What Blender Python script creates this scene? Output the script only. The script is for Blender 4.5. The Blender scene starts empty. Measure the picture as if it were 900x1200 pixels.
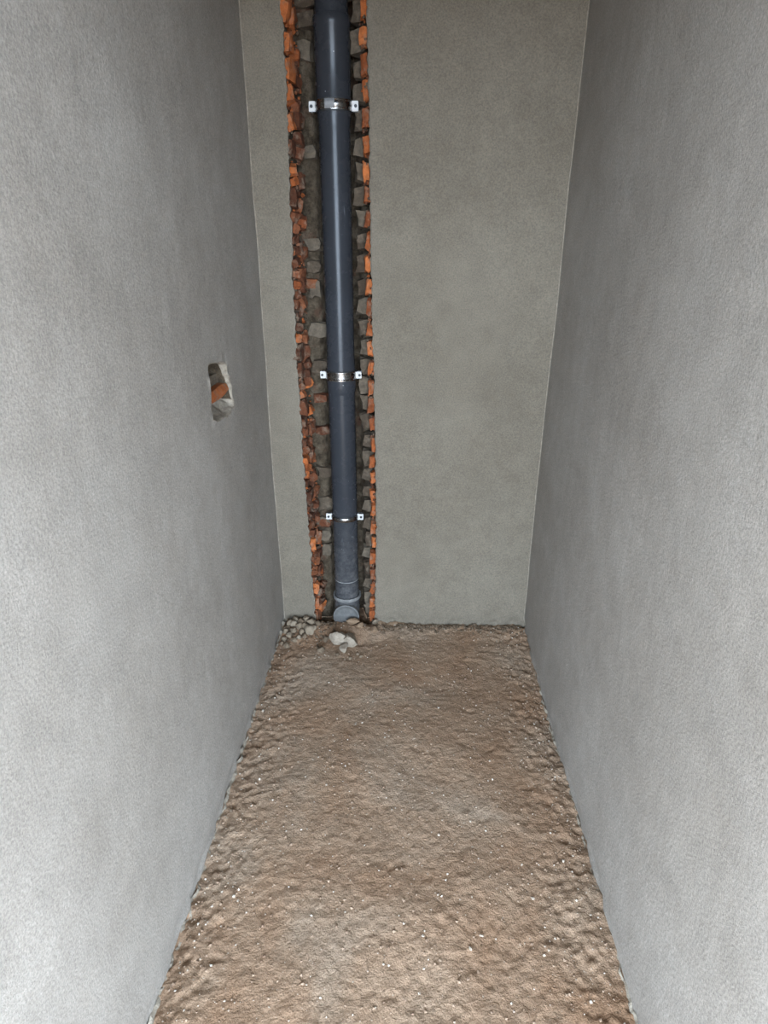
import bpy, bmesh, math, random
from mathutils import Vector, Matrix, noise, Euler
from mathutils.geometry import delaunay_2d_cdt

PI = math.pi
scene = bpy.context.scene
C = scene.collection

# ------------------------------------------------------------------ camera
H = 1.6
cam_d = bpy.data.cameras.new('camera')
cam = bpy.data.objects.new('camera', cam_d)
C.objects.link(cam)
cam.location = (0.0112, 0.0, H)
cam.rotation_euler = (PI / 2 - 0.4087, 0.0, 0.0409)
cam_d.sensor_fit = 'HORIZONTAL'
cam_d.sensor_width = 36.0
cam_d.lens = 36.0 * 726.0 / 900.0
cam_d.clip_start = 0.01
scene.camera = cam

# ------------------------------------------------------------------ overcast daylight outside the doorway
W_ = bpy.data.worlds.new('overcast_sky')
scene.world = W_
W_.use_nodes = True
bg = W_.node_tree.nodes['Background']
bg.inputs['Color'].default_value = (0.68, 0.825, 1.0, 1)
bg.inputs['Strength'].default_value = 33.0

pd = bpy.data.lights.new('doorway_portal', 'AREA')      # sampling portal: guides sky light, adds none
pd.shape = 'RECTANGLE'
pd.size, pd.size_y = 1.10, 2.34
pd.cycles.is_portal = True
po = bpy.data.objects.new('doorway_portal', pd)
C.objects.link(po)
po.location = (0.0, 0.04, 1.14)
po.rotation_euler = (PI / 2, 0, 0)      # faces +y, into the room

vs = scene.view_settings
vs.view_transform = 'Standard'
vs.look = 'None'
vs.gamma = 1.0
vs.exposure = 0.0
vs.use_curve_mapping = False
scene.cycles.use_denoising = True
scene.cycles.max_bounces = 12
scene.cycles.diffuse_bounces = 8

# ------------------------------------------------------------------ helpers
D = 2.3845            # plaster face of the far wall
HW = 0.5419           # half width of the closet
CEIL = 2.75
Y0 = 0.06             # unseen closet mouth, placed for its effect on the light
YL = -0.25            # the wall with the hole ends here, unseen, set to light the opposite wall


def nz(x, y, z, f=1.0, s=0.0):
    return noise.noise(Vector((x * f + s, y * f + s * 1.7, z * f - s * 0.6)))


def lerp_table(tab, z):
    if z <= tab[0][0]:
        return tab[0][1]
    for (a, va), (b, vb) in zip(tab, tab[1:]):
        if z <= b:
            return va + (vb - va) * (z - a) / (b - a)
    return tab[-1][1]


def smooth(a, b, x):
    t = min(1.0, max(0.0, (x - a) / (b - a)))
    return t * t * (3 - 2 * t)


def mesh_obj(name, verts, faces, mats, parent=None, fmat=None, sm=True, sharp=None):
    me = bpy.data.meshes.new(name)
    me.from_pydata(verts, [], faces)
    for m in (mats if isinstance(mats, (list, tuple)) else [mats]):
        me.materials.append(m)
    if fmat:
        me.polygons.foreach_set('material_index', fmat)
    me.polygons.foreach_set('use_smooth', [sm] * len(me.polygons))
    if sharp:
        me.set_sharp_from_angle(angle=math.radians(sharp))
    me.update()
    o = bpy.data.objects.new(name, me)
    C.objects.link(o)
    if parent:
        o.parent = parent
    return o


def tag(o, label, cat=None, group=None, kind=None):
    o['label'] = label
    if cat:
        o['category'] = cat
    if group:
        o['group'] = group
    if kind:
        o['kind'] = kind
    return o


def empty(name, loc=(0, 0, 0)):
    o = bpy.data.objects.new(name, None)
    o.location = loc
    o.empty_display_size = 0.05
    C.objects.link(o)
    return o


def grid_faces(nr, nc, off=0, flip=False):
    F = []
    for r in range(nr - 1):
        for c in range(nc - 1):
            a = off + r * nc + c
            q = (a, a + 1, a + nc + 1, a + nc)
            F.append(q[::-1] if flip else q)
    return F


def box(x0, x1, y0, y1, z0, z1):
    v = [(x, y, z) for z in (z0, z1) for y in (y0, y1) for x in (x0, x1)]
    f = [(0, 2, 3, 1), (4, 5, 7, 6), (0, 1, 5, 4), (2, 6, 7, 3), (0, 4, 6, 2), (1, 3, 7, 5)]
    return v, f


def lathe(profile, cx, cy, seg=56, close=False):
    V, F = [], []
    n = len(profile)
    for r, z in profile:
        for k in range(seg):
            a = 2 * PI * k / seg
            V.append((cx + r * math.cos(a), cy + r * math.sin(a), z))
    for i in range(n if close else n - 1):
        j = (i + 1) % n
        for k in range(seg):
            l = (k + 1) % seg
            F.append((i * seg + k, i * seg + l, j * seg + l, j * seg + k))
    return V, F


# ------------------------------------------------------------------ materials
class NT:
    def __init__(self, name):
        self.m = bpy.data.materials.new(name)
        self.m.use_nodes = True
        self.t = self.m.node_tree
        self.b = self.t.nodes['Principled BSDF']
        self.tc = self.t.nodes.new('ShaderNodeTexCoord')
        self.geo = self.t.nodes.new('ShaderNodeNewGeometry')

    def link(self, a, b):
        self.t.links.new(a, b)

    def noise(self, scale, detail=4, rough=0.55, stretch=None, src=None, dist=0.0):
        n = self.t.nodes.new('ShaderNodeTexNoise')
        n.inputs['Scale'].default_value = scale
        n.inputs['Detail'].default_value = detail
        n.inputs['Roughness'].default_value = rough
        n.inputs['Distortion'].default_value = dist
        src = src or self.geo.outputs['Position']
        if stretch:
            mp = self.t.nodes.new('ShaderNodeMapping')
            mp.inputs['Scale'].default_value = stretch[:3]
            if len(stretch) > 3:
                mp.inputs['Rotation'].default_value = stretch[3]
            self.link(src, mp.inputs['Vector'])
            src = mp.outputs['Vector']
        self.link(src, n.inputs['Vector'])
        return n.outputs['Fac']

    def voronoi(self, scale, feature='F1', out='Distance', src=None):
        n = self.t.nodes.new('ShaderNodeTexVoronoi')
        n.feature = feature
        n.inputs['Scale'].default_value = scale
        self.link(src or self.geo.outputs['Position'], n.inputs['Vector'])
        return n.outputs[out]

    def ramp(self, fac, stops):
        n = self.t.nodes.new('ShaderNodeValToRGB')
        e = n.color_ramp.elements
        while len(e) < len(stops):
            e.new(0.5)
        for el, (p, c) in zip(e, stops):
            el.position = p
            el.color = (*c, 1) if len(c) == 3 else c
        self.link(fac, n.inputs['Fac'])
        return n.outputs['Color']

    def mix(self, fac, a, b, mode='MIX'):
        n = self.t.nodes.new('ShaderNodeMix')
        n.data_type = 'RGBA'
        n.blend_type = mode
        for s, i in ((fac, 0), (a, 6), (b, 7)):
            if isinstance(s, (int, float)):
                n.inputs[i].default_value = s
            elif isinstance(s, tuple):
                n.inputs[i].default_value = (*s, 1)
            else:
                self.link(s, n.inputs[i])
        return n.outputs[2]

    def math(self, op, a, b=0.0, clamp=False):
        n = self.t.nodes.new('ShaderNodeMath')
        n.operation = op
        n.use_clamp = clamp
        for i, s in enumerate((a, b)):
            if isinstance(s, (int, float)):
                n.inputs[i].default_value = s
            else:
                self.link(s, n.inputs[i])
        return n.outputs[0]

    def bump(self, h, strength, dist, prev=None):
        n = self.t.nodes.new('ShaderNodeBump')
        n.inputs['Strength'].default_value = strength
        n.inputs['Distance'].default_value = dist
        self.link(h, n.inputs['Height'])
        if prev is not None:
            self.link(prev, n.inputs['Normal'])
        return n.outputs['Normal']

    def set(self, **k):
        for key, v in k.items():
            key = {'color': 'Base Color', 'rough': 'Roughness', 'metal': 'Metallic', 'normal': 'Normal',
                   'spec': 'Specular IOR Level'}[key]
            i = self.b.inputs[key]
            if isinstance(v, (int, float)):
                i.default_value = v
            elif isinstance(v, tuple):
                i.default_value = (*v, 1)
            else:
                self.link(v, i)
        return self.m


def G(v):
    return (v, v, v)


def plaster_mat(name, lo, hi, stretch):
    n = NT(name)
    big = n.noise(2.2, 5, 0.6)
    mid = n.noise(14, 5, 0.6)
    col = n.ramp(big, [(0.3, lo), (0.7, hi)])
    mot = n.ramp(mid, [(0.3, G(0.9)), (0.7, G(1.06))])
    col = n.mix(1.0, col, mot, 'MULTIPLY')
    grain = n.noise(210, 4, 0.7)
    gcol = n.ramp(grain, [(0.30, G(0.70)), (0.70, G(1.24))])
    col = n.mix(1.0, col, gcol, 'MULTIPLY')
    strk = n.noise(9, 4, 0.6, stretch)
    b = n.bump(strk, 0.22, 0.009)
    b = n.bump(n.noise(38, 5, 0.65), 0.30, 0.005, b)
    b = n.bump(n.noise(170, 5, 0.75), 0.75, 0.0026, b)
    return n.set(color=col, rough=0.9, spec=0.25, normal=b)


M = {}
M['plaster'] = plaster_mat('grey_cement_plaster_dim', (0.141, 0.118, 0.088), (0.175, 0.150, 0.115), (0.4, 1.0, 1.6))  # darker than the side plaster: dimmer light on the far wall put in colour
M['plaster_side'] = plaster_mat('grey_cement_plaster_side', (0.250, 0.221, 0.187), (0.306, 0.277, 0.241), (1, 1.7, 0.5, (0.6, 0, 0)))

n = NT('raw_plaster_break')
c = n.ramp(n.noise(60, 5, 0.65), [(0.3, (0.17, 0.14, 0.105)), (0.62, (0.30, 0.26, 0.205))])
M['plaster_break'] = n.set(color=c, rough=0.95, spec=0.2, normal=n.bump(n.noise(160, 4, 0.7), 0.8, 0.004))

n = NT('old_mortar')
c = n.ramp(n.noise(24, 6, 0.7), [(0.30, (0.026, 0.018, 0.011)), (0.48, (0.082, 0.061, 0.040)), (0.72, (0.175, 0.138, 0.096))])
red = n.ramp(n.noise(11, 4, 0.6, src=n.tc.outputs['Object']), [(0.58, G(0.0)), (0.68, G(0.55))])
c = n.mix(red, c, (0.12, 0.05, 0.03))
b = n.bump(n.noise(45, 5, 0.7), 1.0, 0.018)
b = n.bump(n.noise(130, 4, 0.7), 1.0, 0.006, b)
M['mortar'] = n.set(color=c, rough=0.95, spec=0.15, normal=b)


def brick_mat(name, dark, mid, lite, dust):
    n = NT(name)
    oi = n.t.nodes.new('ShaderNodeObjectInfo')
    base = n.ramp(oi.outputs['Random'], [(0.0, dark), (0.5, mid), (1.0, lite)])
    var = n.ramp(n.noise(55, 5, 0.65), [(0.25, G(0.55)), (0.7, G(1.15))])
    c = n.mix(1.0, base, var, 'MULTIPLY')
    d = n.ramp(n.noise(28, 5, 0.7), [(0.5, G(0.0)), (0.68, G(dust))])
    c = n.mix(d, c, (0.21, 0.165, 0.12))
    b = n.bump(n.noise(75, 5, 0.7), 0.9, 0.006)
    b = n.bump(n.noise(260, 3, 0.7), 0.6, 0.0025, b)
    return n.set(color=c, rough=0.92, spec=0.2, normal=b)


M['brick'] = brick_mat('broken_red_brick', (0.17, 0.047, 0.017), (0.34, 0.095, 0.028), (0.44, 0.135, 0.042), 0.6)
M['brick_dark'] = brick_mat('dark_shaded_red_brick', (0.065, 0.025, 0.013), (0.125, 0.043, 0.02), (0.20, 0.07, 0.03), 0.7)  # dark brown-red; also carries the recess shade of chase and hole
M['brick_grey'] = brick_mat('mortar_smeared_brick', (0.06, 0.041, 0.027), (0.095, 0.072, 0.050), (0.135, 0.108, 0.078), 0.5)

# sandy ground
n = NT('compacted_sandy_ground')
big = n.noise(2.0, 5, 0.6, dist=0.4)
c = n.ramp(big, [(0.36, (0.270, 0.164, 0.099)), (0.52, (0.313, 0.214, 0.142)), (0.68, (0.340, 0.264, 0.194))])
c = n.mix(1.0, c, n.ramp(n.noise(26, 6, 0.7), [(0.28, G(0.78)), (0.7, G(1.14))]), 'MULTIPLY')
c = n.mix(1.0, c, n.ramp(n.noise(420, 3, 0.7), [(0.3, G(0.66)), (0.7, G(1.24))]), 'MULTIPLY')
spk = n.ramp(n.voronoi(240), [(0.09, G(0.8)), (0.15, G(0.0))])
spk = n.math('MULTIPLY', spk, n.ramp(n.noise(60, 2, 0.5), [(0.53, G(0.0)), (0.62, G(1.0))]))
c = n.mix(spk, c, (0.50, 0.43, 0.35))
pit = n.ramp(n.noise(95, 4, 0.65), [(0.30, G(0.45)), (0.42, G(1.0))])
c = n.mix(0.8, c, pit, 'MULTIPLY')
b = n.bump(n.noise(55, 6, 0.7), 0.75, 0.010)
b = n.bump(n.noise(170, 3, 0.6), 0.9, 0.0035, b)
M['ground'] = n.set(color=c, rough=0.97, spec=0.15, normal=b)

n = NT('gravel_stone')
oi = n.t.nodes.new('ShaderNodeObjectInfo')
c = n.ramp(oi.outputs['Random'], [(0.0, (0.125, 0.088, 0.058)), (0.5, (0.19, 0.145, 0.10)), (1.0, (0.255, 0.205, 0.15))])
c = n.mix(1.0, c, n.ramp(n.noise(70, 5, 0.7), [(0.3, G(0.7)), (0.7, G(1.15))]), 'MULTIPLY')
M['stone'] = n.set(color=c, rough=0.93, spec=0.2, normal=n.bump(n.noise(170, 4, 0.7), 0.7, 0.003))
n = NT('pale_mortar_chunk')
c = n.ramp(n.noise(60, 5, 0.7), [(0.3, (0.20, 0.158, 0.115)), (0.7, (0.33, 0.28, 0.22))])
M['chunk'] = n.set(color=c, rough=0.93, spec=0.2, normal=n.bump(n.noise(170, 4, 0.7), 0.7, 0.003))
n = NT('brown_dirt_clod')
c = n.ramp(n.noise(60, 5, 0.7), [(0.3, (0.15, 0.095, 0.058)), (0.7, (0.27, 0.19, 0.125))])
M['clod'] = n.set(color=c, rough=0.96, spec=0.15, normal=n.bump(n.noise(170, 4, 0.7), 0.8, 0.004))
n = NT('white_grit')
c = n.ramp(n.noise(90, 2, 0.5), [(0.35, (0.25, 0.19, 0.135)), (0.52, (0.36, 0.30, 0.235)), (0.64, (0.62, 0.56, 0.48))])
M['grit'] = n.set(color=c, rough=0.8)
n = NT('brown_grit')
c = n.ramp(n.noise(90, 2, 0.5), [(0.35, (0.15, 0.09, 0.055)), (0.62, (0.31, 0.22, 0.15))])
M['grit_brown'] = n.set(color=c, rough=0.9)

# slate-blue plastic pipe
n = NT('slate_plastic_pipe')
c = n.ramp(n.noise(6, 4, 0.6), [(0.3, (0.023, 0.0245, 0.028)), (0.7, (0.029, 0.031, 0.036))])
sep = n.t.nodes.new('ShaderNodeSeparateXYZ')
n.link(n.geo.outputs['Position'], sep.inputs[0])
low = n.ramp(sep.outputs['Z'], [(0.05, G(0.5)), (0.6, G(0.02))])            # more mortar dust lower down
dust = n.ramp(n.noise(30, 7, 0.75), [(0.38, G(0.15)), (0.72, G(1.0))])
c = n.mix(n.math('MULTIPLY', low, dust), c, (0.22, 0.21, 0.20))
spk = n.ramp(n.voronoi(42), [(0.05, G(0.75)), (0.09, G(0.0))])
spk = n.math('MULTIPLY', spk, n.ramp(n.noise(16, 2, 0.5), [(0.54, G(0.0)), (0.60, G(1.0))]))
c = n.mix(spk, c, (0.42, 0.42, 0.42))
scr = n.ramp(n.noise(40, 3, 0.5, (1.0, 1.0, 0.12, (0.3, 0.5, 0))), [(0.70, G(0.0)), (0.74, G(0.35))])
c = n.mix(scr, c, (0.24, 0.25, 0.28))
r = n.ramp(n.noise(14, 5, 0.65), [(0.3, G(0.22)), (0.75, G(0.32))])
M['pipe'] = n.set(color=c, rough=r, spec=0.16, normal=n.bump(n.noise(5, 3, 0.5), 0.06, 0.02))
n = NT('grey_plug_plastic')
c = n.ramp(n.noise(40, 5, 0.7), [(0.3, (0.07, 0.07, 0.068)), (0.7, (0.135, 0.132, 0.125))])
M['plug'] = n.set(color=c, rough=0.65)
n = NT('pale_dusty_rim')
c = n.ramp(n.noise(70, 4, 0.7), [(0.3, (0.09, 0.09, 0.088)), (0.7, (0.22, 0.215, 0.205))])
M['rim'] = n.set(color=c, rough=0.7)
n = NT('zinc_steel')
c = n.ramp(n.noise(50, 4, 0.6), [(0.3, (0.22, 0.21, 0.20)), (0.7, (0.34, 0.33, 0.32))])
M['steel'] = n.set(color=c, rough=n.ramp(n.noise(90, 3, 0.6), [(0.3, G(0.18)), (0.7, G(0.32))]), metal=1.0)
n = NT('white_zinc_ear')
c = n.ramp(n.noise(50, 4, 0.6), [(0.3, (0.44, 0.43, 0.41)), (0.7, (0.58, 0.57, 0.55))])
M['ear'] = n.set(color=c, rough=0.6, metal=0.1)
n = NT('matt_zinc_plate')
M['plate'] = n.set(color=n.ramp(n.noise(80, 3, 0.6), [(0.3, G(0.20)), (0.7, G(0.28))]), rough=0.65, metal=0.2)
n = NT('black_rubber')
M['rubber'] = n.set(color=n.ramp(n.noise(60, 3, 0.6), [(0.3, G(0.012)), (0.7, G(0.022))]), rough=0.6)
n = NT('dark_screw')
M['screw'] = n.set(color=n.ramp(n.noise(60, 3, 0.6), [(0.3, G(0.03)), (0.7, G(0.06))]), rough=0.45, metal=0.7)


# ------------------------------------------------------------------ setting: floor
def floor_z(x, y):
    e = min(x + HW, HW - x)                         # distance to a side wall
    eb = D - y
    h = 0.010 * nz(x, y, 0, 2.3, 3.1) + 0.006 * nz(x, y, 0, 6, 7.7)
    edge = 1.0 - smooth(0.02, 0.20, e)
    back = 1.0 - smooth(0.0, 0.13, eb)
    rough = 0.45 + 0.75 * edge + 0.8 * back
    if e > 0.05 and y < 1.35:
        rough += 0.35 * smooth(1.45, 0.8, y) * smooth(-0.3, 0.4, x)
    h += rough * (0.0036 * nz(x, y, 0, 19, 1.3) + 0.0040 * nz(x, y, 0, 47, 5.0) + 0.0034 * nz(x, y, 0, 95, 9.0))
    p = nz(x, y, 0.3, 30, 12.0)                      # small pits
    if p > 0.28:
        h -= rough * 0.016 * (p - 0.28)
    h += 0.012 * back - 0.006 * smooth(0.05, 0.0, e)
    if y > D - 0.02:                                 # dirt lying in the chase
        h -= 0.055 * smooth(D - 0.01, D + 0.045, y)
    h += 0.028 * max(0.0, 1 - math.hypot((x + 0.45) / 0.14, (y - 2.33) / 0.13))   # heap in the corner
    h += 0.022 * max(0.0, 1 - math.hypot((x + 0.22) / 0.20, (y - 2.33) / 0.08))
    return h


xs = [-HW - 0.02 + (2 * HW + 0.04) * i / 210 for i in range(211)]
ys = [-0.6 + 0.035 * i for i in range(36)]
y = ys[-1]
while y < D + 0.26:
    y += 0.0055
    ys.append(y)
V = [(x, y, floor_z(x, y)) for y in ys for x in xs]
floor = mesh_obj('floor', V, grid_faces(len(ys), len(xs)), M['ground'])
tag(floor, 'bare compacted sandy brown floor between the plastered walls', 'floor', kind='structure')

# ------------------------------------------------------------------ setting: far wall with the hacked-out chase
EL = [(0, -0.401), (0.35, -0.407), (0.56, -0.413), (0.93, -0.421), (1.26, -0.422), (1.64, -0.418), (1.85, -0.411),
      (2.07, -0.408), (2.3, -0.412), (2.8, -0.41)]
ER = [(0, -0.122), (0.15, -0.125), (0.35, -0.119), (0.57, -0.119), (1.1, -0.123), (1.42, -0.130), (1.8, -0.134),
      (2.07, -0.136), (2.3, -0.139), (2.8, -0.138)]


def edge_l(z):
    return lerp_table(EL, z) + 0.006 * nz(0, 0, z, 14, 1) + 0.0055 * nz(0, 0, z, 45, 4) + 0.003 * nz(0, 0, z, 120, 8)


def edge_r(z):
    return lerp_table(ER, z) + 0.004 * nz(0, 0, z, 13, 31) + 0.0045 * nz(0, 0, z, 42, 24) + 0.0028 * nz(0, 0, z, 120, 28)


def wall_off(x, z):
    return 0.004 * nz(x, 0, z, 1.6, 15) + 0.0015 * nz(x, 0, z, 6, 19)


def foot(x, z):                      # crumbling, stepped-back foot of the render
    k = smooth(0.075, 0.0, z + 0.03 * nz(x, 0, z, 22, 2.2) - 0.012)
    return k * (0.006 + 0.010 * nz(x, 0, z, 40, 6.0))


V, F, FM = [], [], []
NZ = 520
zs = [-0.04 + (CEIL + 0.06) * (i / (NZ - 1)) for i in range(NZ)]
for side in (0, 1):
    off = len(V)
    for z in zs:
        if side == 0:
            e, c0 = edge_l(z), -HW - 0.01
        else:
            e, c0 = edge_r(z), HW + 0.01
        sgn = 1 if side == 0 else -1
        ncol = 24 if side == 0 else 90
        row = []
        for i in range(ncol):
            t = i / (ncol - 1)
            x = c0 + (e - c0) * t
            lip = 0.0022 * smooth(0.035, 0.0, abs(e - x)) * nz(x, 0, z, 30, 3)
            row.append((x, D + wall_off(x, z) + foot(x, z) + lip, z))
        t1 = 0.004 * nz(1, 0, z, 60, 11)
        row += [(e + sgn * (0.0015 + t1 * 0.3), D + 0.004, z), (e + sgn * (0.003 + t1), D + 0.011, z),
                (e - sgn * 0.004, D + 0.02, z), (e - sgn * 0.025, D + 0.03, z)]
        nc = len(row)
        V += row
    g = grid_faces(NZ, nc, off, flip=(side == 1))
    F += g
    FM += [1 if (k % (nc - 1)) >= ncol - 1 else 0 for k in range(len(g))]
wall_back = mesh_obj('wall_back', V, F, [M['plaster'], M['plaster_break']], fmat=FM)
tag(wall_back, 'grey plastered end wall with a brick chase hacked out for the drain pipe', 'wall', kind='structure')

# rough mortar bed lining the chase
prof = [(-0.445, 0.022), (-0.425, 0.034), (-0.412, 0.065), (-0.404, 0.10), (-0.396, 0.128)]
prof += [(-0.396 + 0.26 * i / 22, 0.132) for i in range(1, 23)]
prof += [(-0.134, 0.125), (-0.128, 0.095), (-0.118, 0.06), (-0.108, 0.034), (-0.09, 0.022)]
V = []
for z in zs:
    for (x, dp) in prof:
        a = 0.007 * nz(x, dp, z, 17, 40) + 0.006 * nz(x, dp, z, 45, 44) + 0.003 * nz(x, dp, z, 110, 47)
        joint = 0.5 + 0.5 * math.cos(2 * PI * (z / 0.075))
        a -= 0.006 * (joint ** 6) if x > -0.24 else 0.0
        dp += 0.075 * smooth(0.085, 0.062, abs(x + 0.2575))
        V.append((x + (0.6 * a if x < -0.39 else (-0.6 * a if x > -0.136 else 0)), D + dp - a, z))
bed = mesh_obj('mortar_bed', V, grid_faces(len(zs), len(prof)), M['mortar'], wall_back)
bed['label'] = 'rough grey-brown mortar lining the chase behind the pipe'

v, f = box(-HW - 0.1, HW + 0.1, D + 0.235, D + 0.36, -0.2, CEIL)
mesh_obj('leak_blocker', v, f, M['mortar'], wall_back, sm=False)  # unseen backing slab added to stop sky light leaking in behind the chase

# broken bricks, one object each
rng = random.Random(11)


def chunk_mesh(name, seed, mat, amp=0.16, cuts=1):
    bm = bmesh.new()
    bmesh.ops.create_cube(bm, size=1.0)
    bmesh.ops.subdivide_edges(bm, edges=bm.edges[:], cuts=cuts, use_grid_fill=True)
    for v in bm.verts:
        p = v.co.copy()
        r = 1.0 - 0.10 * max(0.0, p.length - 0.62) / 0.25
        v.co = p * r + Vector((nz(*p, 1.9, seed), nz(*p, 1.9, seed + 5), nz(*p, 1.9, seed + 9))) * amp * 1.5
    bmesh.ops.triangulate(bm, faces=bm.faces[:])
    me = bpy.data.meshes.new(name)
    bm.to_mesh(me)
    bm.free()
    me.materials.append(mat)
    return me


CH = {k: [chunk_mesh('brick', 3.0 * i + s, M[k]) for i in range(9)]
      for k, s in (('brick', 1.3), ('brick_dark', 40.3), ('brick_grey', 80.3))}


def brick(kind, loc, size, rot=0.2, parent=wall_back):
    o = bpy.data.objects.new('brick', rng.choice(CH[kind]))
    C.objects.link(o)
    o.parent = parent
    o.location = loc
    o.scale = size
    o.rotation_euler = (rng.uniform(-rot, rot), rng.uniform(-rot, rot), rng.uniform(-rot, rot))
    return o


U = rng.uniform
NCOURSE = 33
for k in range(NCOURSE):
    z = 0.02 + 0.075 * k + U(-0.006, 0.006)
    if z < 0.03:
        z = 0.03
    el, er = edge_l(z), edge_r(z)
    # left cheek: splintered front pieces and darker pieces further in
    if rng.random() < 0.45:
        for s in (-1, 1):
            brick('brick' if rng.random() < 0.5 else 'brick_dark', (el + U(0.000, 0.008), D + U(0.03, 0.04), z + s * 0.018),
                  (U(0.024, 0.036), U(0.035, 0.05), U(0.026, 0.034)), 0.45)
    else:
        brick('brick' if rng.random() < 0.55 else 'brick_dark', (el + U(0.000, 0.008), D + U(0.03, 0.04), z),
              (U(0.026, 0.038), U(0.04, 0.055), U(0.05, 0.064)), 0.3)
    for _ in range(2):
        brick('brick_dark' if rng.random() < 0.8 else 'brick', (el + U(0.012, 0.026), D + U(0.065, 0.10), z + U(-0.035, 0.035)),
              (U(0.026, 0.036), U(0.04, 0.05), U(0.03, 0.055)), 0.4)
    # right cheek: cleaner bright orange brick ends
    brick('brick', (er - U(0.010, 0.015), D + U(0.032, 0.038), z + 0.012), (U(0.022, 0.029), U(0.030, 0.038), U(0.050, 0.062)), 0.16)
    # deeper grey faces beside and behind the pipe
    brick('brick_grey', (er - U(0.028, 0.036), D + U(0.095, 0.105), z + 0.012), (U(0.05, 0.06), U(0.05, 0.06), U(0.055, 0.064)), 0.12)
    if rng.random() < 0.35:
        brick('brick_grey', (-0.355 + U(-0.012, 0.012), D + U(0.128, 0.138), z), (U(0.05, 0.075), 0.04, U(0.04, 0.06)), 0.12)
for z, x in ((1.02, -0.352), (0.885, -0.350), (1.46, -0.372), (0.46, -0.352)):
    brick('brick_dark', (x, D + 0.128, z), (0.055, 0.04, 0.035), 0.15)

# loose crumbs clinging to the chase (uncountable)
bm = bmesh.new()
for i in range(900):
    z = U(0.02, 2.45)
    if rng.random() < 0.7:
        t = rng.random()
        p = Vector((edge_l(z) + 0.002 + 0.03 * t, D + 0.012 + 0.095 * t, z))
    else:
        t = rng.random()
        p = Vector((edge_r(z) - 0.004 - 0.02 * t, D + 0.012 + 0.03 * t, z))
    s = U(0.002, 0.0065)
    mt = Matrix.Translation(p) @ Euler((U(0, 6), U(0, 6), U(0, 6))).to_matrix().to_4x4() @ Matrix.Diagonal((s, s * U(0.5, 1), s * U(0.5, 1.3), 1))
    r = bmesh.ops.create_cube(bm, size=1.6, matrix=mt)
    mi = rng.choice((0, 0, 1, 1, 2))
    for f in {f for v in r['verts'] for f in v.link_faces}:
        f.material_index = mi
me = bpy.data.meshes.new('brick_crumbs')
bm.to_mesh(me)
bm.free()
for k in ('brick', 'brick_dark', 'mortar'):
    me.materials.append(M[k])
o = bpy.data.objects.new('brick_crumbs', me)
C.objects.link(o)
o.parent = wall_back
o['kind'] = 'stuff'

# ------------------------------------------------------------------ setting: side walls, ceiling, doorway wall
HOLE = [(1.704, 1.294), (1.73, 1.296), (1.825, 1.281), (1.871, 1.267), (1.883, 1.232), (1.903, 1.196), (1.908, 1.166), (1.92, 1.133),
        (1.888, 1.121), (1.815, 1.116), (1.706, 1.134), (1.688, 1.153), (1.689, 1.188), (1.704, 1.238), (1.693, 1.275)]


def refine(poly, per=5):
    out = []
    nn = len(poly)
    for i in range(nn):
        p0, p1, p2, p3 = (Vector(poly[(i + k) % nn]) for k in (-1, 0, 1, 2))
        for j in range(per):
            t = j / per
            q = 0.5 * ((2 * p1) + (p2 - p0) * t + (2 * p0 - 5 * p1 + 4 * p2 - p3) * t * t + (3 * p1 - p0 - 3 * p2 + p3) * t ** 3)
            q = q + Vector((nz(q.x, q.y, 0, 60, 3), nz(q.x, q.y, 0, 60, 8))) * 0.009
            out.append(q)
    return out


def inside(p, poly):
    r = False
    j = len(poly) - 1
    for i in range(len(poly)):
        a, b = poly[i], poly[j]
        if (a[1] > p[1]) != (b[1] > p[1]) and p[0] < (b[0] - a[0]) * (p[1] - a[1]) / (b[1] - a[1]) + a[0]:
            r = not r
        j = i
    return r


def side_off(y, z, s):
    o = 0.005 * nz(0, y, z, 1.3, s) + 0.0022 * nz(0, y, z, 5, s + 3)
    k = smooth(0.06, 0.0, z + 0.02 * nz(0, y, z, 18, s + 8) - 0.01)
    return o - k * 0.010 * (0.5 + nz(0, y, z, 30, s + 5))


hp = refine(HOLE)
pts = list(hp)
ny, nzz = 68, 70
extra_z = [0.006 * i - 0.03 for i in range(18)]
zlist = extra_z + [0.078 + (CEIL - 0.078 + 0.02) * (i + 1) / nzz for i in range(nzz)]
ylist = [YL, -0.1] + [0.1 + (D + 0.03 - 0.1) * i / ny for i in range(ny + 1)]
ylist_r = [Y0 + (D + 0.03 - Y0) * i / ny for i in range(ny + 1)]
for yv in ylist:
    for zv in zlist:
        p = Vector((yv, zv))
        if 1.64 < yv < 1.97 and 1.07 < zv < 1.34:
            if inside(p, hp) or min((p - q).length for q in hp) < 0.012:
                continue
        pts.append(p)
nh = len(hp)
vc, ed, fc = delaunay_2d_cdt(pts, [(i, (i + 1) % nh) for i in range(nh)], [], 0, 1e-6)[:3]
cen = Vector((1.80, 1.20))
F, FM = [], []
for f in fc:
    ctr = sum((vc[i] for i in f), Vector((0, 0))) / len(f)
    if inside(ctr, hp):
        continue
    a, b, c_ = (vc[i] for i in f[:3])
    F.append(tuple(f))
    FM.append(0)


def near_hole(p):
    d = min((p - q).length for q in hp) if (1.62 < p.x < 1.99 and 1.05 < p.y < 1.36) else 1
    return d


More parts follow.
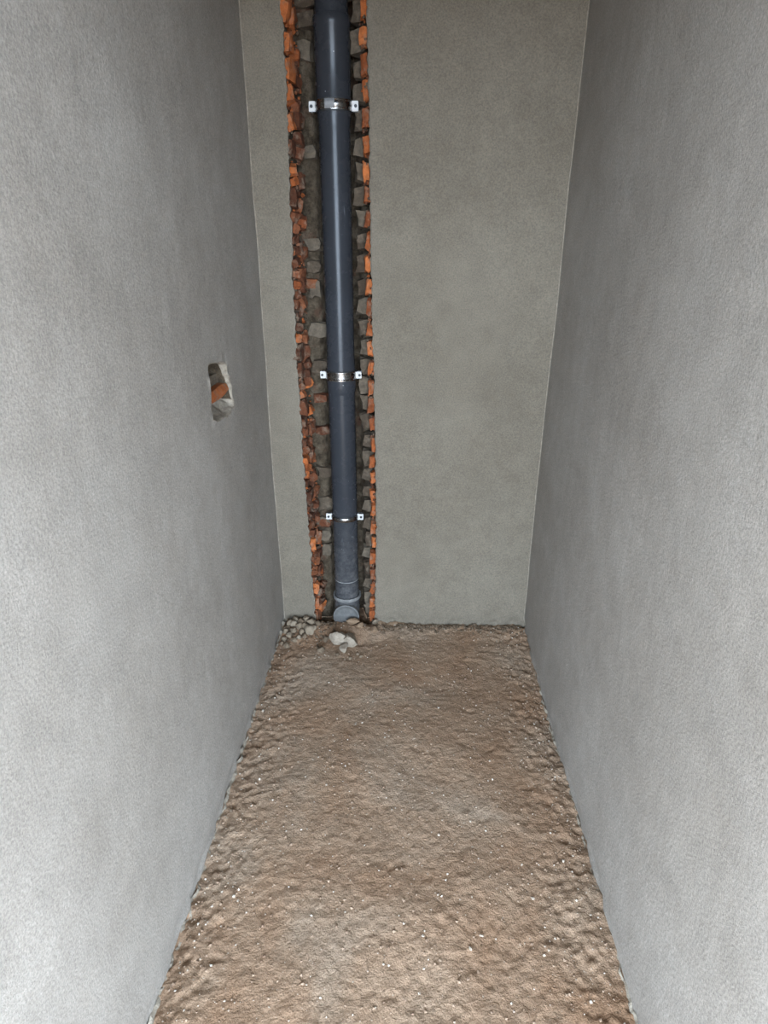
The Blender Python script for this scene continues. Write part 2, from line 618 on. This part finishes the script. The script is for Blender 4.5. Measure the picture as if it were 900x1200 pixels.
V = []
for p in vc:
    d = near_hole(p)
    chip = 0.0025 * smooth(0.03, 0.0, d) * (nz(0, p.x, p.y, 40, 5))
    V.append((-HW + side_off(p.x, p.y, 51) + chip, p.x, p.y))
base = len(V)
rings = [(0.0, 0.985, 1), (0.008, 0.95, 1), (0.020, 0.91, 2), (0.040, 0.90, 2), (0.055, 0.80, 2), (0.060, 0.5, 2), (0.058, 0.15, 2)]
for dpt, sc, mi in rings:
    for q in hp:
        kz = 0.30 + 2.7 * smooth(1.11, 1.31, (cen + (q - cen) * sc).y)
        w = cen + (q - cen) * (sc + 0.05 * nz(dpt * 30, q.x, q.y, 35, 2) * (1 if dpt > 0 else 0.2))
        V.append((-HW + side_off(q.x, q.y, 51) - dpt * kz + 0.014 * nz(dpt, w.x, w.y, 32, 60) * smooth(0, 0.04, dpt), w.x, w.y))
hp_idx = []
for q in hp:
    hp_idx.append(min(range(len(vc)), key=lambda i: (vc[i] - q).length_squared) if False else None)
lookup = {(round(v.x, 5), round(v.y, 5)): i for i, v in enumerate(vc)}
prev = [lookup[(round(q.x, 5), round(q.y, 5))] for q in hp]
for k, (dpt, sc, mi) in enumerate(rings):
    cur = [base + k * nh + i for i in range(nh)]
    for i in range(nh):
        j = (i + 1) % nh
        F.append((prev[i], prev[j], cur[j], cur[i]))
        FM.append(1 if hp[i].y < 1.15 else mi)
    prev = cur
V.append((-HW - 0.060, cen.x, cen.y))
for i in range(nh):
    F.append((prev[i], prev[(i + 1) % nh], len(V) - 1))
    FM.append(2)
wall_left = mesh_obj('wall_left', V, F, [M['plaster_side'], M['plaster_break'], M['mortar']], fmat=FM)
bmx = bmesh.new()
bmx.from_mesh(wall_left.data)
bmesh.ops.recalc_face_normals(bmx, faces=bmx.faces[:])
up = sum((f.normal.x * f.calc_area() for f in bmx.faces))
if up < 0:
    bmesh.ops.reverse_faces(bmx, faces=bmx.faces[:])
bmx.to_mesh(wall_left.data)
bmx.free()
tag(wall_left, 'grey plastered side wall with a small broken-out hole showing brick', 'wall', kind='structure')
brick('brick', (-HW - 0.040, 1.835, 1.186), (0.050, 0.16, 0.036), 0.06, wall_left)
brick('brick_dark', (-HW - 0.145, 1.80, 1.262), (0.04, 0.17, 0.05), 0.08, wall_left)  # dark brick high in the hole, colour stands in for the overhang shade
brick('brick_grey', (-HW - 0.058, 1.835, 1.218), (0.05, 0.14, 0.030), 0.15, wall_left)

V = []
for yv in ylist_r:
    for zv in zlist:
        V.append((HW - side_off(yv, zv, 71), yv, zv))
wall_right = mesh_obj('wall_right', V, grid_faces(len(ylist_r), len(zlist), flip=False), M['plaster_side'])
tag(wall_right, 'unbroken grey plastered side wall facing the wall with the hole', 'wall', kind='structure')

v, f = box(-HW - 1.1, HW + 2.1, -2.3, D + 0.2, CEIL, CEIL + 0.12)  # unseen part beyond the mouth added to block the high sky
tag(mesh_obj('ceiling', v, f, M['plaster'], sm=False), 'grey concrete ceiling slab above the narrow closet, with an added overhang blocking high sky', 'ceiling', kind='structure')
V, F = [], []  # unseen mouth: lintel and end wall shaped to steer the sky light
for b_ in ((-HW - 0.1, 2.6, Y0 - 0.15, Y0 - 0.01, 2.20, CEIL), (HW + 0.003, 2.6, Y0 - 0.15, Y0 - 0.01, -0.1, 2.20)):
    v, f = box(*b_)
    F += [tuple(i + len(V) for i in q) for q in f]
    V += v
tag(mesh_obj('wall_front', V, F, M['plaster_side'], sm=False), 'unseen plastered wall and lintel shaping the light at the open mouth of the closet', 'wall', kind='structure')
v, f = box(-6, 6, -9, -0.58, -0.2, -0.01)
tag(mesh_obj('floor_outside', v, f, M['ground'], sm=False), 'sandy ground outside the mouth of the closet', 'ground', kind='structure')


# mortar droppings along the foot of the walls
def seam(name, parent, mat, fn, t0, t1, step, wd, ht, seed):
    V = []
    nt = int((t1 - t0) / step)
    for i in range(nt):
        t = t0 + (t1 - t0) * i / (nt - 1)
        k = 0.5 + 0.9 * nz(t, 0, 0, 4, seed) + 0.22 * nz(t, 0, 0, 35, seed + 2) + 0.15 * nz(t, 0, 0, 110, seed + 3)
        k = max(0.05, k)
        for j in range(6):
            u = j / 5
            hgt = ht * k * (1 - u) ** 1.3 + 0.0015 * nz(t, u, 0, 90, seed + 5)
            V.append(fn(t, u * wd * (0.5 + 0.5 * k), hgt))
    return mesh_obj(name, V, grid_faces(nt, 6, flip=(parent is wall_left)), mat, parent)


seam('mortar_seam', wall_left, M['plaster_break'],
     lambda t, u, h: (-HW + 0.001 + side_off(t, 0.02, 51) + u, t, floor_z(-HW + 0.01 + u, t) - 0.003 + h), 0.4, D - 0.02, 0.004, 0.010, 0.016, 3)
seam('mortar_seam', wall_right, M['plaster_break'],
     lambda t, u, h: (HW - 0.001 - side_off(t, 0.02, 71) - u, t, floor_z(HW - 0.01 - u, t) - 0.003 + h), 0.4, D - 0.02, 0.004, 0.007, 0.010, 23)
seam('mortar_seam', wall_back, M['clod'],
     lambda t, u, h: (t, D + 0.004 - u, floor_z(t, D - u) - 0.004 + h), -0.115, HW - 0.01, 0.005, 0.03, 0.022, 33)

# fine pale bead added in the two far corners to paint their lit edge
for sx in (-1, 1):
    V = []
    for z in zs[8:]:
        w = 0.0017 + 0.0013 * nz(sx, 0, z, 25, 6)
        xw = sx * HW - sx * side_off(D, z, 51 if sx < 0 else 71)
        for j in range(4):
            a = j / 3 * PI / 2
            V.append((xw - sx * (0.001 + w * 1.6 * math.cos(a)), D + wall_off(sx * HW, z) - w * 1.2 * math.sin(a), z))
    mesh_obj('lit_edge_bead', V, grid_faces(len(zs) - 8, 4, flip=(sx > 0)), M['plaster_break'], wall_back)

# ------------------------------------------------------------------ drain pipe
PX, PY = -0.2575, D + 0.060
R = 0.0535
pipe = empty('drain_pipe', (PX, PY, 0.0))


def part(name, VF, mat, parent, **k):
    o = mesh_obj(name, VF[0], VF[1], mat, **k)
    o.parent = parent
    base = parent
    off = Vector((0, 0, 0))
    while base:
        off += base.location
        base = base.parent
    o.data.transform(Matrix.Translation(-off))
    return o


tag(pipe, 'tall slate-blue plastic drain pipe standing in the hacked-out brick chase', 'pipe')
part('lower_pipe', lathe([(R, 0.11), (R, 1.065)], PX, PY), M['pipe'], pipe, sharp=40)
part('middle_pipe', lathe([(R - 0.001, 1.05), (R + 0.0012, 1.062), (R + 0.0028, 1.068), (R + 0.0032, 1.085), (R + 0.003, 1.15), (R, 1.20),
                           (R, 1.96), (R + 0.001, 1.975), (R + 0.0045, 2.0), (R + 0.005, 2.05), (R + 0.005, 2.235),
                           (R + 0.0075, 2.24), (R + 0.0075, 2.262), (R + 0.005, 2.268), (R + 0.001, 2.268)], PX, PY), M['pipe'], pipe, sharp=50)
part('upper_pipe', lathe([(R, 2.2), (R, 2.74)], PX, PY), M['pipe'], pipe, sharp=40)
part('depth_mark', lathe([(R + 0.0001, 0.213), (R + 0.0006, 0.214), (R + 0.0006, 0.2165), (R + 0.0001, 0.2175)], PX, PY), M['rim'], pipe)

# elbow: socket, quarter bend and stub turned towards the doorway
el = empty('elbow', (0, 0, 0))
el.parent = pipe
RE, BR = 0.0575, 0.052
ZC = 0.050
path = [((0, 0, 0.132), (0, 0, -1)), ((0, 0, ZC + BR), (0, 0, -1))]
for i in range(1, 9):
    a = i / 8 * PI / 2
    path.append(((0, -BR + BR * math.cos(a), ZC + BR - BR * math.sin(a)), (0, -math.sin(a), -math.cos(a))))
path.append(((0, -BR - 0.012, ZC), (0, -1, 0)))
V, F = [], []
SEG = 44
for (p, d) in path:
    d = Vector(d)
    ux = Vector((1, 0, 0))
    uy = d.cross(ux)
    for k in range(SEG):
        a = 2 * PI * k / SEG
        q = Vector(p) + ux * (RE * math.cos(a)) + uy * (RE * math.sin(a))
        V.append((PX + q.x, PY + q.y, q.z))
for i in range(len(path) - 1):
    for k in range(SEG):
        l = (k + 1) % SEG
        F.append((i * SEG + k, (i + 1) * SEG + k, (i + 1) * SEG + l, i * SEG + l))
part('bend', (V, F), M['pipe'], el, sharp=60)
part('socket_rim', lathe([(R + 0.0005, 0.118), (R + 0.003, 0.134), (R + 0.0085, 0.135), (R + 0.0095, 0.130), (R + 0.0095, 0.120), (R + 0.005, 0.116)], PX, PY),
     M['rim'], el, sharp=50)


def ytube(profile, cx, cz, seg=44):          # revolve (r, y) about a horizontal axis
    V, F = [], []
    for r, yv in profile:
        for k in range(seg):
            a = 2 * PI * k / seg
            V.append((cx + r * math.cos(a), yv, cz + r * math.sin(a)))
    for i in range(len(profile) - 1):
        for k in range(seg):
            l = (k + 1) % seg
            F.append((i * seg + k, i * seg + l, (i + 1) * seg + l, (i + 1) * seg + k))
    return V, F


YE = PY - BR - 0.012
part('end_plug', ytube([(RE + 0.0004, YE + 0.012), (RE + 0.0016, YE), (RE + 0.001, YE - 0.003), (RE - 0.004, YE - 0.004), (RE - 0.006, YE - 0.001),
                        (RE - 0.02, YE + 0.001), (RE - 0.04, YE + 0.0015), (0.0005, YE + 0.002)], PX, ZC), M['plug'], el, sharp=50)


# ------------------------------------------------------------------ pipe clamps
def clamp(z, kind, label, r=R):
    t = empty('pipe_clamp', (PX, PY, z))
    tag(t, label, 'clamp', 'steel clamps holding the drain pipe')
    hb = {'plate': 0.015, 'ridged': 0.0165, 'thin': 0.0085}[kind]
    g = 0.0022
    part('rubber_lining', lathe([(r + 0.0003, z - hb - 0.004), (r + g, z - hb - 0.0035), (r + g, z + hb + 0.0035), (r + 0.0003, z + hb + 0.004)], PX, PY),
         M['rubber'], t, sharp=40)
    if kind == 'ridged':
        pr = [(g, -hb), (g + 0.0045, -hb), (g + 0.0045, -hb + 0.004), (g + 0.0018, -hb + 0.0065), (g + 0.0016, 0),
              (g + 0.0018, hb - 0.0065), (g + 0.0045, hb - 0.004), (g + 0.0045, hb), (g, hb)]
    elif kind == 'plate':
        pr = [(g, -hb), (g + 0.0030, -hb), (g + 0.0034, -hb + 0.004), (g + 0.0018, -hb + 0.006), (g + 0.0042, -0.002), (g + 0.0042, 0.003),
              (g + 0.0022, hb - 0.005), (g + 0.0034, hb - 0.003), (g + 0.0030, hb), (g, hb)]
    else:
        pr = [(g, -hb), (g + 0.0028, -hb), (g + 0.0045, -hb * 0.45), (g + 0.0045, hb * 0.45), (g + 0.0028, hb), (g, hb)]
    part('band', lathe([(r + a, z + b_) for a, b_ in pr], PX, PY), M['steel'], t, sharp=35)
    for s in (-1, 1):
        x0 = PX + s * (r + 0.001)
        x1 = PX + s * (0.0805 if kind != 'plate' else 0.083)
        xa, xb = min(x0, x1), max(x0, x1)
        eh = 0.0135 if kind != 'plate' else 0.015
        bm = bmesh.new()
        bmesh.ops.create_cube(bm, size=1.0)
        for vv in bm.verts:
            vv.co = Vector(((xa + xb) / 2 + vv.co.x * (xb - xa), PY - 0.012 + vv.co.y * 0.004, z + vv.co.z * 2 * eh))
        bmesh.ops.bevel(bm, geom=bm.edges[:], offset=0.0012, segments=2, affect='EDGES')
        bm.verts.index_update()
        VF = ([tuple(q.co) for q in bm.verts], [tuple(q.index for q in fc_.verts) for fc_ in bm.faces])
        bm.free()
        ear = part('ear', VF, M['ear'], t, sharp=40)
        sx = PX + s * (r + 0.0165)
        # bolt through both ears, into the brickwork behind
        part('screw', ytube([(0.0001, PY - 0.0185), (0.0042, PY - 0.0185), (0.0050, PY - 0.0175), (0.0050, PY - 0.0142), (0.0030, PY - 0.0140),
                             (0.0030, PY + 0.02)], sx, z, 14), M['screw'], ear, sharp=40)
        bm = bmesh.new()
        bmesh.ops.create_cube(bm, size=1.0)
        for vv in bm.verts:
            vv.co = Vector(((xa + xb) / 2 + vv.co.x * (xb - xa), PY + 0.006 + vv.co.y * 0.004, z + vv.co.z * 2 * eh))
        bm.verts.index_update()
        VF = ([tuple(q.co) for q in bm.verts], [tuple(q.index for q in fc_.verts) for fc_ in bm.faces])
        bm.free()
        part('back_ear', VF, M['steel'], t, sm=False)
    part('wall_rod', ytube([(0.004, PY + r), (0.004, PY + 0.10)], PX, z, 12), M['screw'], t)
    if kind == 'plate':
        V, F = [], []
        na = 9
        for zz in (z - hb + 0.001, z + hb - 0.001):
            for i in range(na):
                a = math.radians(-112 + 30 * i / (na - 1))
                V.append((PX + (r + g + 0.0052) * math.cos(a), PY + (r + g + 0.0052) * math.sin(a), zz))
        pl = part('label_plate', (V, grid_faces(2, na)), M['plate'], t)
        so = pl.modifiers.new('thickness', 'SOLIDIFY')
        so.thickness = 0.0012
        so.offset = 1
    return t


clamp(2.022, 'plate', 'broad shiny steel clamp with a matt plate, topmost on the drain pipe', R + 0.0045)
clamp(1.128, 'ridged', 'steel clamp with raised rims at mid height on the drain pipe', R + 0.0032)
clamp(0.521, 'thin', 'narrow single-band steel clamp, lowest on the drain pipe')


# ------------------------------------------------------------------ rubble
def stone_mesh(seed, mat, sub=2, ang=0.35, name='stone', npl=12, pl=(0.5, 0.85)):
    bm = bmesh.new()
    bmesh.ops.create_icosphere(bm, subdivisions=sub, radius=1.0)
    rr = random.Random(seed)
    planes = [(Vector((rr.uniform(-1, 1), rr.uniform(-1, 1), rr.uniform(-1, 1))).normalized(), rr.uniform(*pl)) for _ in range(npl)]
    for v in bm.verts:
        p = v.co.copy()
        p *= 1 + ang * nz(*p, 1.1, seed * 1.37)
        for nn, dd in planes:
            q = p.dot(nn)
            if q > dd:
                p -= nn * (q - dd)
        v.co = p
    bmesh.ops.triangulate(bm, faces=bm.faces[:])
    me = bpy.data.meshes.new(name)
    bm.to_mesh(me)
    bm.free()
    me.materials.append(M[mat])
    return me


SM = [stone_mesh(i + 1, 'stone') for i in range(6)]
CM = [stone_mesh(i + 31, 'clod', name='dirt_clod') for i in range(3)]


def put(name, me, x, y, r, zoff=0.45, sq=(1, 1, 0.8), rot=None):
    o = bpy.data.objects.new(name, me)
    C.objects.link(o)
    o.location = (x, y, floor_z(x, y) + r * zoff)
    o.scale = (r * sq[0], r * sq[1], r * sq[2])
    o.rotation_euler = rot or (U(-0.5, 0.5), U(-0.5, 0.5), U(0, 6))
    return o


for (x, y, r) in ((-0.456, 2.345, 0.022), (-0.413, 2.345, 0.019), (-0.415, 2.295, 0.023), (-0.484, 2.297, 0.016), (-0.506, 2.345, 0.019),
                  (-0.518, 2.255, 0.015), (-0.382, 2.345, 0.016), (-0.499, 2.205, 0.013), (-0.449, 2.285, 0.014), (-0.452, 2.255, 0.011),
                  (-0.517, 2.300, 0.014), (-0.475, 2.240, 0.012), (-0.435, 2.318, 0.017), (-0.485, 2.325, 0.015), (-0.463, 2.312, 0.018),
                  (-0.440, 2.362, 0.020), (-0.484, 2.362, 0.019), (-0.522, 2.325, 0.017), (-0.500, 2.272, 0.014), (-0.432, 2.262, 0.012),
                  (-0.396, 2.315, 0.014), (-0.525, 2.225, 0.011)):
    tag(put('stone', rng.choice(SM), x, y, r * 1.3, 0.4, (U(0.85, 1.25), U(0.8, 1.1), U(0.7, 1.0))), 'grey-brown stone in the rubble heap at the corner beside the pipe', 'stone', 'rubble stones in the corner')
tag(put('stone', SM[1], -0.338, 2.262, 0.020, 0.25), 'brownish flat stone between the corner rubble and the pale chunks', 'stone')
tag(put('stone', SM[3], -0.345, 2.180, 0.021, 0.35), 'small pale stone alone on the sand before the corner rubble', 'stone')
tag(put('mortar_chunk', stone_mesh(71, 'chunk', name='mortar_chunk', sub=3, npl=16, pl=(0.42, 0.75)), -0.280, 2.248, 0.050, 0.45, (0.85, 0.8, 1.15), (0.2, 0.5, 0.4)),
    'pale mortar chunk before the pipe end, the nearer twin to the rubble heap', 'rubble')
tag(put('mortar_chunk', stone_mesh(77, 'chunk', name='mortar_chunk', sub=3, npl=16, pl=(0.42, 0.75)), -0.226, 2.238, 0.050, 0.40, (0.95, 0.85, 1.1), (0.3, -0.5, 1.9)),
    'pale mortar chunk before the pipe end, the twin away from the rubble heap', 'rubble')
tag(put('mortar_chunk', stone_mesh(83, 'chunk', name='mortar_chunk', sub=3, npl=16, pl=(0.42, 0.75)), -0.250, 2.186, 0.026, 0.4), 'small rounded mortar lump just in front of the paired pale chunks', 'rubble')
for (x, y, r) in ((-0.276, 2.155, 0.010), (-0.219, 2.138, 0.011), (-0.174, 2.152, 0.010), (-0.190, 2.168, 0.008)):
    tag(put('pebble', rng.choice(SM), x, y, r, 0.35), 'small pale pebble scattered on the sand before the mortar chunks', 'pebble', 'pebbles before the mortar chunks')
tag(put('mortar_chunk', stone_mesh(91, 'stone', name='mortar_chunk', sub=3, npl=16, pl=(0.42, 0.75)), -0.128, 2.372, 0.024, 0.6, (0.9, 0.7, 1.1)),
    'dusty mortar lump at the foot of the chase edge away from the corner', 'rubble')
tag(put('dirt_clod', CM[0], -0.128, 2.322, 0.024, 0.35, (1.2, 0.9, 0.7)), 'brown dirt clod below the dusty mortar lump', 'clod')
tag(put('dirt_clod', CM[1], -0.222, 2.352, 0.026, 0.55, (1.5, 0.8, 0.7), (0.1, 0.1, 0.2)), 'brown dirt clod lying against the lower rim of the pipe end', 'clod')
tag(put('dirt_clod', CM[2], -0.188, 2.340, 0.018, 0.4, (1.2, 0.9, 0.8)), 'small brown dirt clod beside the pipe end', 'clod')

PB = [(-0.486, 1.064), (-0.391, 0.846), (-0.507, 1.017), (-0.434, 1.09), (0.361, 1.12), (0.213, 1.016), (0.364, 0.975), (0.451, 0.878),
      (0.184, 0.982), (0.302, 1.591), (0.441, 1.707), (-0.455, 1.484), (-0.481, 1.763), (0.302, 1.515), (0.481, 2.298), (0.496, 2.255),
      (-0.515, 1.806), (0.119, 1.305), (0.467, 1.231)]
PMs = [stone_mesh(101 + i, 'grit', 1, name='pebble') for i in range(4)]
for i, (x, y) in enumerate(PB):
    if x < 0:
        lab, grp = 'tiny whitish pebble on the sandy floor along the wall with the hole', 'whitish pebbles along the wall with the hole'
    else:
        lab, grp = 'tiny whitish pebble on the sandy floor along the unbroken wall', 'whitish pebbles along the unbroken wall'
    tag(put('pebble', PMs[i % 4], x, y, U(0.0035, 0.0065), 0.4, (1.2, 0.9, 0.8)), lab, 'pebble', grp)


# loose grit, far too much to count
def grit(name, mat, count, smin, smax, where, label):
    V, F = [], []
    ico = [(0, 0, 1), (1, 0, 0), (0, 1, 0), (-1, 0, 0), (0, -1, 0), (0, 0, -1)]
    tri = [(0, 1, 2), (0, 2, 3), (0, 3, 4), (0, 4, 1), (5, 2, 1), (5, 3, 2), (5, 4, 3), (5, 1, 4)]
    for i in range(count):
        x, y = where()
        s = smin + (smax - smin) * rng.random() ** 3
        z = floor_z(x, y) + s * 0.3
        e = Euler((U(0, 6), U(0, 6), U(0, 6))).to_matrix()
        k = len(V)
        for q in ico:
            w = e @ (Vector(q) * s * U(0.7, 1.2))
            V.append((x + w.x, y + w.y, z + w.z * 0.8))
        F += [tuple(k + j for j in t) for t in tri]
    o = mesh_obj(name, V, F, M[mat], sm=False)
    return tag(o, label, 'grit', kind='stuff')


def anywhere():
    while True:
        x, y = U(-HW + 0.01, HW - 0.01), U(0.55, D - 0.01)
        e = min(x + HW, HW - x)
        if rng.random() < 0.22 + 0.78 * math.exp(-e / 0.08) + 0.4 * smooth(0.15, 0.0, D - y):
            return x, y


def backfoot():
    if rng.random() < 0.35:
        return U(-HW + 0.01, -0.30), D - abs(rng.gauss(0.03, 0.06)) - 0.005
    return U(-0.12, HW - 0.01), D - abs(rng.gauss(0.0, 0.025)) - 0.004


grit('white_grit', 'grit', 2400, 0.0010, 0.0042, anywhere, 'pale specks of grit scattered over the sandy floor')
grit('brown_grit', 'grit_brown', 3200, 0.0014, 0.006, anywhere, 'brown crumbs of earth scattered over the sandy floor')
grit('crumbled_mortar', 'stone', 1300, 0.002, 0.009, backfoot, 'crumbled mortar and gravel along the foot of the end wall')
